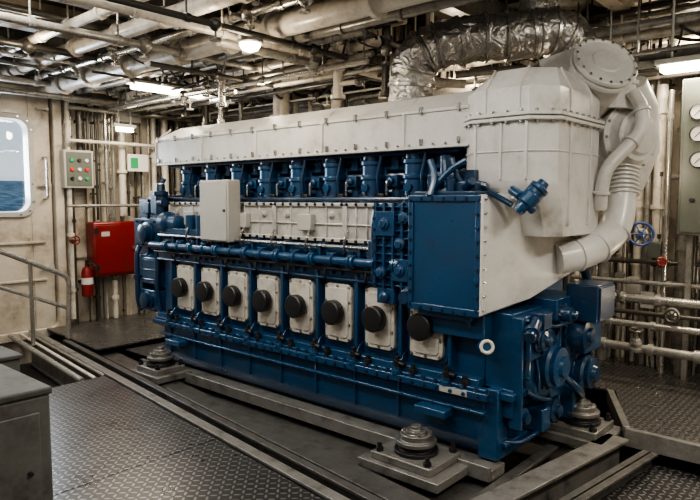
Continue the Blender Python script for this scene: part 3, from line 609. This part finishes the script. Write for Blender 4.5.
for i,(py0,r,mt,lab) in enumerate([(98,.06,PW,'white pipe running level along the far wall above the switch box'),(107,.03,PG,'thin grey pipe under the level white pipe on the far wall'),(90,.09,PD,'dark thick pipe high on the far wall'),(206,.022,PG,'thin conduit crossing the far wall above the red cabinet'),(140,.025,PW,'thin white pipe level with the junction box')]):
    a=wp(68,py0,.37); mb=MB().tube([(a.x,a.y,a.z),(a.x,3.7,a.z)],r,12)
    for j in range(5): y=a.y+.3+j*.7; mb.cyl((a.x,y,a.z),(a.x,y+.06,a.z),r*1.3); mb.box(FX+.052,a.x,y,y+.03,a.z-.02,a.z+.02)
    tag(mb.build('wall_pipe',mt),lab,'pipe')
t=thing('bulkhead_valve','small brass valve with red wheel near the far floor','valve',wp(72,235,.2))
c=wp(72,240,.27); MB().sphere(c,.05).cyl(c,c+V((.12,0,0)),.015).build('body',PB,t); MB().torus(c+V((.12,0,0)),(1,0,0),.06,.010).box(c.x+.115,c.x+.125,c.y-.06,c.y+.06,c.z-.008,c.z+.008).build('handwheel',RED,t)
# ------------------------------------------------ lamps and added fill lights
def tube_lamp(p,q,label,w_=.09):
    p,q=V(p),V(q); c=(p+q)/2; t=thing('fluorescent_lamp',label,'ceiling light',c)
    d=(q-p); L=d.length; d.normalize(); s_=d.cross(V((0,0,1)))
    MB().obox(c,(L+.08,w_*2,.05),d,s_).cyl(c-d*L*.35,c-d*L*.35+V((0,0,CZ-c.z-.0)),.012).cyl(c+d*L*.35,c+d*L*.35+V((0,0,CZ-c.z-.0)),.012).build('housing',GREYB,t,bev=.008)
    MB().obox(c-V((0,0,.055)),(L,w_*1.4,.07),d,s_).build('diffuser',LAMP,t,bev=.015)
a=U(133,81,x=-5.0); b=U(216,92,x=-5.0); b.z=a.z
tube_lamp(a,b,'glowing fluorescent lamp hanging at upper left',.11)
a=U(662,64,y=2.4); b=U(730,54,y=2.4); b.z=a.z
tube_lamp(a,b,'glowing fluorescent lamp at the right edge above gauge panel',.11)
a=U(116,125,x=-6.6); tube_lamp(a,a+V((0,.28,0)),'small glowing fluorescent lamp over the safety sign',.03)
c=W(250,44,5.7); t=thing('bulkhead_lamp','round warm glowing bulkhead lamp among the ceiling pipes','ceiling light',c)
MB().lathe(c+V((0,0,.10)),(0,0,-1),[(.04,0),(.11,.03),(.12,.09),(.11,.10)],20).cyl(c+V((0,0,.08)),(c.x,c.y,CZ),.015).build('housing',PG,t)
MB().lathe(c,(0,0,-1),[(.09,0),(.09,.02),(.07,.05),(.03,.065)],18).build('bulb',BULB,t)
BL=c.copy()
def area(loc,sx,sy,e,col=(1,.9,.76),rot=(0,0,0)):
    l=bpy.data.lights.new('lamp','AREA'); l.shape='RECTANGLE'; l.size=sx; l.size_y=sy; l.energy=e; l.color=col
    o=bpy.data.objects.new('lamp_and_fill_light',l); COL.objects.link(o); o.location=loc; o.rotation_euler=rot
def point(loc,e,r=.08,col=(1,.83,.62)):
    l=bpy.data.lights.new('lamp','POINT'); l.energy=e; l.color=col; l.shadow_soft_size=r
    o=bpy.data.objects.new('bulb_and_fill_light',l); COL.objects.link(o); o.location=loc
area((-3.0,-2.0,3.95),1.6,.2,125,(1,.95,.86))
area((-.6,-2.3,3.95),1.4,.2,85,(1,.96,.89))
area((1.8,-2.2,3.95),1.4,.2,75,(1,.96,.89))
area((-1.2,-4.6,3.95),3.0,.8,78,(1,.97,.92),(math.radians(25),0,0))  # soft fill added without a fixture, keeps the engine side readable
area((3.4,-.2,3.9),.25,1.4,150,(1,.94,.84),(0,math.radians(15),0))
area((-5.9,.6,3.15),.3,1.8,72,(1,.88,.70))
area((-6.2,-2.6,3.7),.4,1.6,34,(1,.95,.88))
area((1.0,2.9,3.2),1.4,.2,85,(1,.87,.68))
area((-3.2,2.7,3.1),2.5,.2,70,(1,.85,.64))
point(BL+V((.05,-.05,-.2)),18)
for p_,e in (((-5.2,.2,3.35),16),((-3.4,.9,3.15),17),((-1.6,2.2,3.3),24),((.6,3.3,3.5),20),((-6.6,1.6,3.5),11),((-2.4,-.6,3.4),9),((-4.6,-1.2,3.5),10),((.3,2.3,2.2),18),((1.5,2.3,1.0),20),((1.1,.4,.5),6)): point(p_,e)
l=bpy.data.lights.new('daylight','AREA'); l.shape='RECTANGLE'; l.size=.9; l.size_y=1.25; l.energy=95; l.color=(.78,.88,1)
o=bpy.data.objects.new('window_daylight',l); COL.objects.link(o); o.location=(FX-.2,cyw,czw); o.rotation_euler=(0,math.radians(-90),0)
# ------------------------------------------------ ceiling beams, pipes, trays
for i,x in enumerate((-6.4,-5.1,-3.8,-2.5,-1.2,.1,1.4)):
    tag(MB().box(x-.015,x+.015,-6,3.9,3.80,CZ).box(x-.08,x+.08,-6,3.9,3.78,3.805).build('ceiling_beam',WALLD if i%2 else PG),'transverse steel beam under the dark ceiling','beam','transverse ceiling beams')
G={'x':('lengthwise','pipes running lengthwise under the ceiling'),'y':('crosswise','pipes running crosswise under the ceiling')}
cn={PW.name:'white',PG.name:'grey',PD.name:'dark',PB.name:'bronze',PS.name:'bare steel'}
def cpipe(ax,c,z,r,mt,a,b,label=None):
    mb=MB()
    P=(lambda s:(s,c,z)) if ax=='x' else (lambda s:(c,s,z))
    mb.tube([P(a),P(b)],r,12); s=a+random.random()
    while s<b-.1:
        mb.cyl(P(s),P(s+.05),r*1.3)
        mb.cyl(P(s+.02),V(P(s+.02))+V((0,0,CZ-z)),.01,n=6)
        if r<.05 and random.random()<.4: mb.sphere(P(s+.3),r*2,10); mb.cyl(P(s+.3),V(P(s+.3))-V((0,0,.12)),.01); mb.cyl(V(P(s+.3))-V((0,0,.11)),V(P(s+.3))-V((0,0,.13)),.05)
        s+=random.uniform(.6,1.3)
    lab=label or ('thick ' if r>.06 else 'thin ')+cn[mt.name]+' pipe running '+G[ax][0]+' in the ceiling pipework'
    tag(mb.build('ceiling_pipe',mt),lab,'pipe',None if label else ('thick ' if r>.06 else 'thin ')+cn[mt.name]+' '+G[ax][1])
cpipe('x',-.62,3.62,.08,PW,-7.1,3,'slimmer white lagged pipe at the upper left corner')
cpipe('x',-.02,3.50,.115,PW,-7.1,3,'thickest white lagged pipe sloping up the top left of picture')
cpipe('x',.30,3.46,.05,PG,-7.1,3,'grey pipe beside the thickest white lagged pipe')
cpipe('x',-.34,3.55,.04,PS,-7.1,3,'thin steel pipe between the two white lagged pipes')
cpipe('x',-1.1,3.62,.05,PW,-7.1,3,'thin white pipe at the far upper left')
random.seed(11)
for i in range(46):
    y=random.uniform(.5,3.8)
    cpipe('x',y,random.uniform(3.2,3.78),random.choice((.015,.018,.022,.028,.035,.055)),random.choice((PW,PG,PW,PD,PW,PD,PG,PS)),-7.1,random.choice((2.5,2.5,-1)) if y>2.3 else -1.7)
for i in range(44):
    x=random.uniform(-7.0,1.8)
    cpipe('y',x,random.uniform(3.25,3.78),random.choice((.015,.018,.022,.028,.04)),random.choice((PW,PG,PD,PW,PD,PS,PG)),random.choice((-2.0,-.5,.8)) if x<-1.8 else 2.3,3.9)
def tray(ax,c,z,w_,a,b,label):
    P=(lambda s,o,h:(s,c+o,z+h)) if ax=='x' else (lambda s,o,h:(c+o,s,z+h))
    t=thing('cable_tray',label,'cable tray',P((a+b)/2,0,0)); mb=MB()
    def bx2(s0,s1,o0,o1,h0,h1):
        p=P(s0,o0,h0); q=P(s1,o1,h1); mb.box(min(p[0],q[0]),max(p[0],q[0]),min(p[1],q[1]),max(p[1],q[1]),p[2],q[2])
    bx2(a,b,-w_/2,-w_/2+.012,0,.07); bx2(a,b,w_/2-.012,w_/2,0,.07); s=a
    while s<b: bx2(s,s+.03,-w_/2,w_/2,0,.012); s+=.28
    s=a+.4
    while s<b: bx2(s,s+.02,-w_/2,-w_/2+.02,0,CZ-z-.005); bx2(s,s+.02,w_/2-.02,w_/2,0,CZ-z-.005); s+=1.4
    mb.build('tray_frame',PG,t)
    n=int(w_/.04)
    for i in range(n):
        r=random.uniform(.014,.024); o_=-w_/2+.03+i*(w_-.06)/max(1,n-1); pts=[]
        s=a
        while s<b: pts.append(P(s,o_+random.uniform(-.012,.012),.03+random.uniform(0,.03))); s+=.4
        pts.append(P(b,o_,.03)); MB().tube(pts,r,6).build('cable',random.choice((CABL,PG,PG,PD)),t)
tray('x',.80,3.62,.36,-7.1,-1.6,'wide cable tray running above the engine cover')
tray('x',2.6,3.15,.35,-7.1,.9,'cable tray behind the engine running toward the far wall')
tray('y',-4.4,3.40,.3,.9,3.9,'cross cable tray above the left half of the engine')
tray('y',-2.9,3.45,.3,.9,3.9,'cross cable tray above the middle of the engine')
for i in range(70):
    p=V((random.uniform(-6.5,-1.5) if i<54 else random.uniform(-1.5,1.6),random.uniform(.3,3.2) if i<54 else random.uniform(2.4,3.6),3.5)); q=p+V((random.uniform(-1.4,1.4),random.uniform(-.8,.8),random.uniform(-.1,.2)))
    mdl=(p+q)/2-V((0,0,random.uniform(.08,.3)))
    tag(MB().tube(fillet([p,p*.7+mdl*.3-V((0,0,.06)),mdl,q*.7+mdl*.3-V((0,0,.06)),q],.2,3),random.choice((.010,.014,.018)),6).build('hanging_cable',CABL),'black cable sagging between the ceiling pipes','cable','sagging ceiling cables')
for i in range(40):
    x=-6.9+i*.17+random.uniform(-.08,.08); y=random.uniform(2.5,3.5); r=random.choice((.015,.02,.025,.035,.06)); mt=random.choice((PW,PG,PD,PW,PS,PW,PD))
    zb=0; mb=MB().tube([(x,y,CZ),(x,y,zb)],r,10)
    for z in (2.6+random.uniform(-.2,.2),3.1): mb.cyl((x,y,z),(x,y,z+.05),r*1.4); mb.box(x-.01,x+.01,y,3.9,z+.01,z+.03)
    if i%3==0: mb.sphere((x,y,2.75),r*2.2,10); mb.cyl((x,y,2.75),(x,y-.12,2.75),.012); mb.cyl((x,y-.11,2.75),(x,y-.13,2.75),.06)
    tag(mb.build('vertical_pipe',mt),'narrow '+cn[mt.name]+' pipe among the uprights behind the engine','pipe','narrow '+cn[mt.name]+' uprights behind the engine')
for px,py0,py1,r,mt,dep,lab in [(220,40,150,.045,PS,9.2,'steel vertical pipe rising above the left third of cover'),(281,50,150,.12,PW,8.8,'thick white column pipe above the middle of cover'),(295,60,150,.05,PG,8.9,'grey vertical pipe beside the thick white column pipe'),(336,0,150,.07,PW,8.3,'white vertical pipe above the cover middle, near the top edge'),(346,20,150,.03,PD,8.4,'dark thin vertical pipe right of the tall white one'),(430,0,150,.05,PW,7.6,'white vertical pipe beside the silver duct'),(372,50,150,.04,PD,8.5,'dark vertical pipe left of the silver duct'),(240,60,150,.03,PG,9.4,'thin grey vertical pipe near the bulkhead lamp'),(205,70,150,.05,PD,9.6,'dark vertical pipe near the hanging fluorescent lamp'),(310,70,150,.03,PW,8.9,'thin white vertical pipe behind the cover')]:
    a=W(px,py0,dep); b=W(px,py1,dep); a.z=CZ; b.x,b.y=a.x,a.y; b.z=0
    mb=MB().tube([a,b],r,12)
    for z in (2.5,3.0,3.4): mb.cyl((a.x,a.y,z),(a.x,a.y,z+.05),r*1.4)
    tag(mb.build('vertical_pipe',mt),lab,'pipe')
for px,dep,zb,r,mt,lab in [(222,7.6,3.0,.045,PS,'short steel hanger pipe dropping above the left end of the cover'),(338,6.7,2.95,.05,PW,'short white hanger pipe dropping above the cover middle'),(386,6.5,2.95,.045,PD,'short dark hanger pipe dropping just left of the silver duct')]:
    a=W(px,80,dep); mb=MB().tube([(a.x,a.y,CZ),(a.x,a.y,zb)],r,12)
    for z in (zb,zb+.3,zb+.55): mb.cyl((a.x,a.y,z),(a.x,a.y,z+.04),r*1.6)
    mb.cyl((a.x,a.y,zb+.15),(a.x+.25,a.y,zb+.15),r*.5)
    tag(mb.build('hanger_pipe',mt),lab,'pipe')
random.seed(5)
for i in range(9):
    x=-6.6+i*.72; z=random.uniform(2.3,3.0); h=random.uniform(.3,.6)
    t=thing('wall_cabinet','small electrical cabinet on the back wall behind the engine','electrical box',(x,3.8,z),'electrical cabinets on the back wall')
    MB().box(x-.2,x+.2,3.72,3.92,z,z+h).build('body',random.choice((GREYB,PG,PD,PANEL)),t,bev=.01)
    MB().box(x-.18,x+.18,3.70,3.72,z+.02,z+h-.02).build('door',random.choice((GREYB,PG)),t,bev=.004)
for i in range(8):
    z=.9+.3*i; r=random.choice((.03,.05,.07)); mt=random.choice((PW,PG,PD,PW))
    mb=MB().tube([(-7.0,3.58,z),(-2.7,3.58,z)],r,12)
    for j in range(4): mb.cyl((-6.8+1.2*j,3.58,z),(-6.74+1.2*j,3.58,z),r*1.4)
    tag(mb.build('wall_pipe',mt),'level pipe along the back wall behind the engine','pipe','level pipes on the back wall')
# silver duct
dp=[W(572,66,6.05),W(574,40,6.0),W(552,30,5.95),W(520,36,5.95),W(478,38,6.0),W(440,44,6.0),W(416,56,6.05),W(411,84,6.1),W(410,160,6.1)]
pts=fillet(dp,.22,6); rr=[.212+.010*math.sin(i*2.4) for i in range(len(pts))]
d=MB().tube(pts,rr,30)
d=tag(d.build('exhaust_duct',FOIL,ang=50),'silver foil wrapped exhaust duct curving from the turbocharger','duct')
for i in (2,7,11,16,20,24,29,33,37,42,46,50):
    if i<len(pts)-2: dd=(pts[i+1]-pts[i-1]).normalized(); MB().lathe(pts[i]-dd*.02,dd,[(.217,0),(.232,.005),(.232,.03),(.217,.035)],26).build('duct_band',STEEL,d)
tag(MB().tube(fillet([W(534,34,6.25),W(540,0,6.2),W(545,-40,6.1)],.2,5),.19,24).build('exhaust_riser',FOIL),'short foil wrapped riser leaving the top of the picture behind the duct','duct')
tag(MB().tube(fillet([W(440,2,7.6),W(500,-2,7.4),W(580,4,7.0),W(700,-18,6.4)],.2,4),.10,14).build('lagged_pipe',PW),'white lagged pipe passing behind the silver duct','pipe')
for i,(a,r,mt,lab) in enumerate([([(600,22),(640,30),(700,22)],.05,PW,'white ceiling pipe right of the exhaust outlet'),([(640,48),(670,40),(705,42)],.04,PG,'grey ceiling pipe above the right lamp'),([(585,10),(625,15),(660,5),(700,8)],.07,PD,'dark thick pipe at the top right'),([(455,75),(520,68),(560,70)],.04,PG,'grey pipe under the silver duct'),([(360,70),(400,80),(465,84)],.05,PW,'white pipe curving under the duct to the receiver')]):
    tag(MB().tube(fillet([W(px,py,6.9) for px,py in a],.2,5),r,12).build('ceiling_pipe',mt),lab,'pipe')
# ------------------------------------------------ right side pipework
def yp(px,py,y): return U(px,py,y=y)
for px,py0,py1,r,mt,y,lab in [(663,85,345,.06,PW,3.5,'thick white vertical pipe left of the gauge panel'),(652,85,345,.03,PG,3.5,'thin grey vertical pipe beside thick white pipe at right'),(672,90,345,.03,PS,3.3,'thin steel vertical pipe nearest the gauge panel'),(640,190,345,.05,PW,3.6,'white pipe rising to the blue handwheel valve'),(626,180,345,.06,PW,3.7,'white vertical pipe behind the charge air pipe'),(612,240,345,.035,PG,3.6,'thin grey pipe low behind the engine at right'),(600,260,345,.04,PD,3.7,'dark pipe low behind the terminal box'),(684,236,345,.05,PG,3.3,'grey pipe below the gauge panel'),(695,236,350,.03,PD,3.3,'thin dark pipe below the gauge panel')]:
    a=yp(px,py0,y); b=V((a.x,a.y,0)); mb=MB().tube([a,b],r,12)
    n=3
    for i in range(n): z=a.z*(i+.7)/n; mb.cyl((a.x,a.y,z),(a.x,a.y,z+.05),r*1.4)
    tag(mb.build('vertical_pipe',mt),lab,'pipe')
random.seed(21)
for i in range(20):
    x=-1.0+i*.13+random.uniform(-.05,.05); y=random.uniform(3.4,3.8); r=random.choice((.014,.02,.028,.045)); mt=random.choice((PW,PG,PD,PS,PG,PD))
    z1=random.choice((CZ,2.2,1.5,CZ)); pts_=[(x,y,z1),(x,y,0)] if i%4 else [(x,y,z1),(x,y,1.6),(x+.16,y-.05,1.4),(x+.16,y-.05,0)]
    mb=MB().tube(pts_,r,10,0 if i%4 else .06)
    for k in range(3): z=z1*(.4+.6*random.random()) if not i%4 else z1*(k+random.random())/3; z=max(z,1.62) if not i%4 else z; z=min(z,z1-.05); mb.cyl((x,y,z),(x,y,z+.05),r*1.6)
    if i%3==1: mb.sphere((x,y,.6+.06*i),r*2.4,10); mb.cyl((x,y,.6+.06*i),(x,y-.12,.6+.06*i),.01); mb.cyl((x,y-.11,.6+.06*i),(x,y-.125,.6+.06*i),.05)
    tag(mb.build('vertical_pipe',mt),'slim '+cn[mt.name]+' upright pipe on the back wall right of the engine','pipe','slim '+cn[mt.name]+' uprights right of the engine')
for i,(px,py) in enumerate(((634,285),(655,250),(628,215),(648,300))):
    a=yp(px,py,3.35); t=thing('wall_box',['small grey fitting box low behind the engine','small grey box level with the blue valve','small box just above the blue handwheel','small box near the low steel pipes'][i],'junction box',a)
    MB().box(a.x-.07,a.x+.07,3.3,3.42,a.z-.09,a.z+.09).build('body',(GREYB,PANEL,PG,GREYB)[i],t,bev=.008)
    MB().tube([(a.x,3.36,a.z-.09),(a.x,3.36,a.z-.4),(a.x+.05,3.36,0)],.012,6,.05).build('cable',CABL,t)
for py,r,mt,y,lab in [(283,.025,PG,3.2,'grey level pipe highest of the low right pipes'),(300,.05,PS,3.05,'shiny steel level pipe behind the terminal box'),(314,.025,PD,2.95,'dark level pipe third down at right'),(326,.035,PS,2.85,'steel level pipe fourth down at lower right'),(350,.045,PG,2.65,'grey level pipe lowest above the right platform'),(262,.025,PD,3.3,'thin dark level pipe beside red handwheel'),(178,.03,PG,3.6,'grey level pipe beside the turbocharger')]:
    a=yp(650,py,y); mb=MB().tube([(-2.0,y,a.z),(3.5,y,a.z)],r,12)
    for j in range(12): x=-1.8+.45*j+random.uniform(-.1,.1); mb.cyl((x,y,a.z),(x+.05,y,a.z),r*1.4)
    for x in(-1.7,1.0,2.6): mb.box(x,x+.03,y-.01,y+.01,0,a.z)
    tag(mb.build('level_pipe',mt),lab,'pipe')
def hvalve(c,ax,r,m_,label):
    ax=V(ax).normalized(); c=V(c); t=thing('valve',label,'valve',c)
    MB().lathe(c-ax*.22,ax,[(.07,0),(.07,.03),(.04,.04),(.055,.08),(.04,.12),(.02,.13),(.015,.22)],14).build('body',PB if m_ is RED else PG,t)
    mb=MB().torus(c,ax,r,.013,22,8); u,v,w=frame(ax)
    for k in range(3):
        a=k*math.pi/3; d=u*math.cos(a)+v*math.sin(a); mb.cyl(c-d*r,c+d*r,.008,n=6)
    mb.lathe(c-ax*.02,ax,[(.025,0),(.025,.04)],10).build('handwheel',m_,t)
vx=(.25,-1,.1)
hvalve(yp(641,234,3.0),vx,.12,WBLUE,'valve with a blue handwheel right of the charge air pipe')
hvalve(yp(662,262,3.1),vx,.04,RED,'valve with a red handwheel below the blue one')
hvalve(yp(612,296,2.9),vx,.07,PD,'valve with a dark handwheel behind the terminal box')
hvalve(yp(672,316,2.7),vx,.06,PD,'valve with a dark handwheel low at right')
hvalve(yp(636,330,2.6),(0,-.2,1),.06,PD,'flat lying dark handwheel valve above the platform')
t=thing('gauge_panel','grey green gauge panel with round dials at the right edge','control panel',yp(690,235,3.0))
a=yp(676,235,3.0); b=yp(676,80,3.0)
MB().box(a.x,a.x+.8,3.0,3.2,a.z,b.z).build('body',PANEL,t,bev=.012)
MB().box(a.x+.03,a.x+.77,2.985,3.0,a.z+.03,b.z-.03).build('front_panel',PANEL,t,bev=.004)
for z in (112,134,160):
    for k in range(3):
        c=yp(699,z,2.985); c.x+=k*.22
        g_=MB().lathe(c,(0,-1,0),[(.085,0),(.085,.03),(.07,.035),(.07,.02)],24).build('gauge_rim',BLACK,t)
        MB().lathe(c-V((0,.02,0)),(0,-1,0),[(.07,0),(.07,.004)],24).build('dial_face',WHT,g_)
        MB().obox(c-V((0,.027,0)),(.1,.003,.008),(.7,0,.7),(0,1,0)).build('needle',BLACK,g_)
for k in range(4): c=yp(692,200,2.985); MB().lathe(c+V((k*.12,0,0)),(0,-1,0),[(.025,0),(.025,.02),(.018,.03)],12).build('indicator',[BLACK,GRN,BRED,ORNG][k],t)
for x in (a.x+.1,a.x+.7): MB().box(x-.025,x+.025,3.12,3.17,0,a.z).build('leg',PG,t)
# ------------------------------------------------ world
wd=bpy.data.worlds.new('sky'); S.world=wd; wd.use_nodes=True; nt=wd.node_tree; bg=nt.nodes['Background']
tc=nn(nt,'ShaderNodeTexCoord'); sx=nn(nt,'ShaderNodeSeparateXYZ'); nt.links.new(tc.outputs['Generated'],sx.inputs[0])
cr=nn(nt,'ShaderNodeValToRGB'); cr.color_ramp.elements[0].position=.0; cr.color_ramp.elements[0].color=(.64,.72,.78,1); cr.color_ramp.elements[1].position=.25; cr.color_ramp.elements[1].color=(.40,.57,.76,1)
nt.links.new(sx.outputs[2],cr.inputs[0]); nt.links.new(cr.outputs[0],bg.inputs[0]); bg.inputs[1].default_value=1.1
S.view_settings.view_transform='AgX'
try: S.view_settings.look='AgX - Medium High Contrast'
except Exception: pass
S.view_settings.exposure=.05
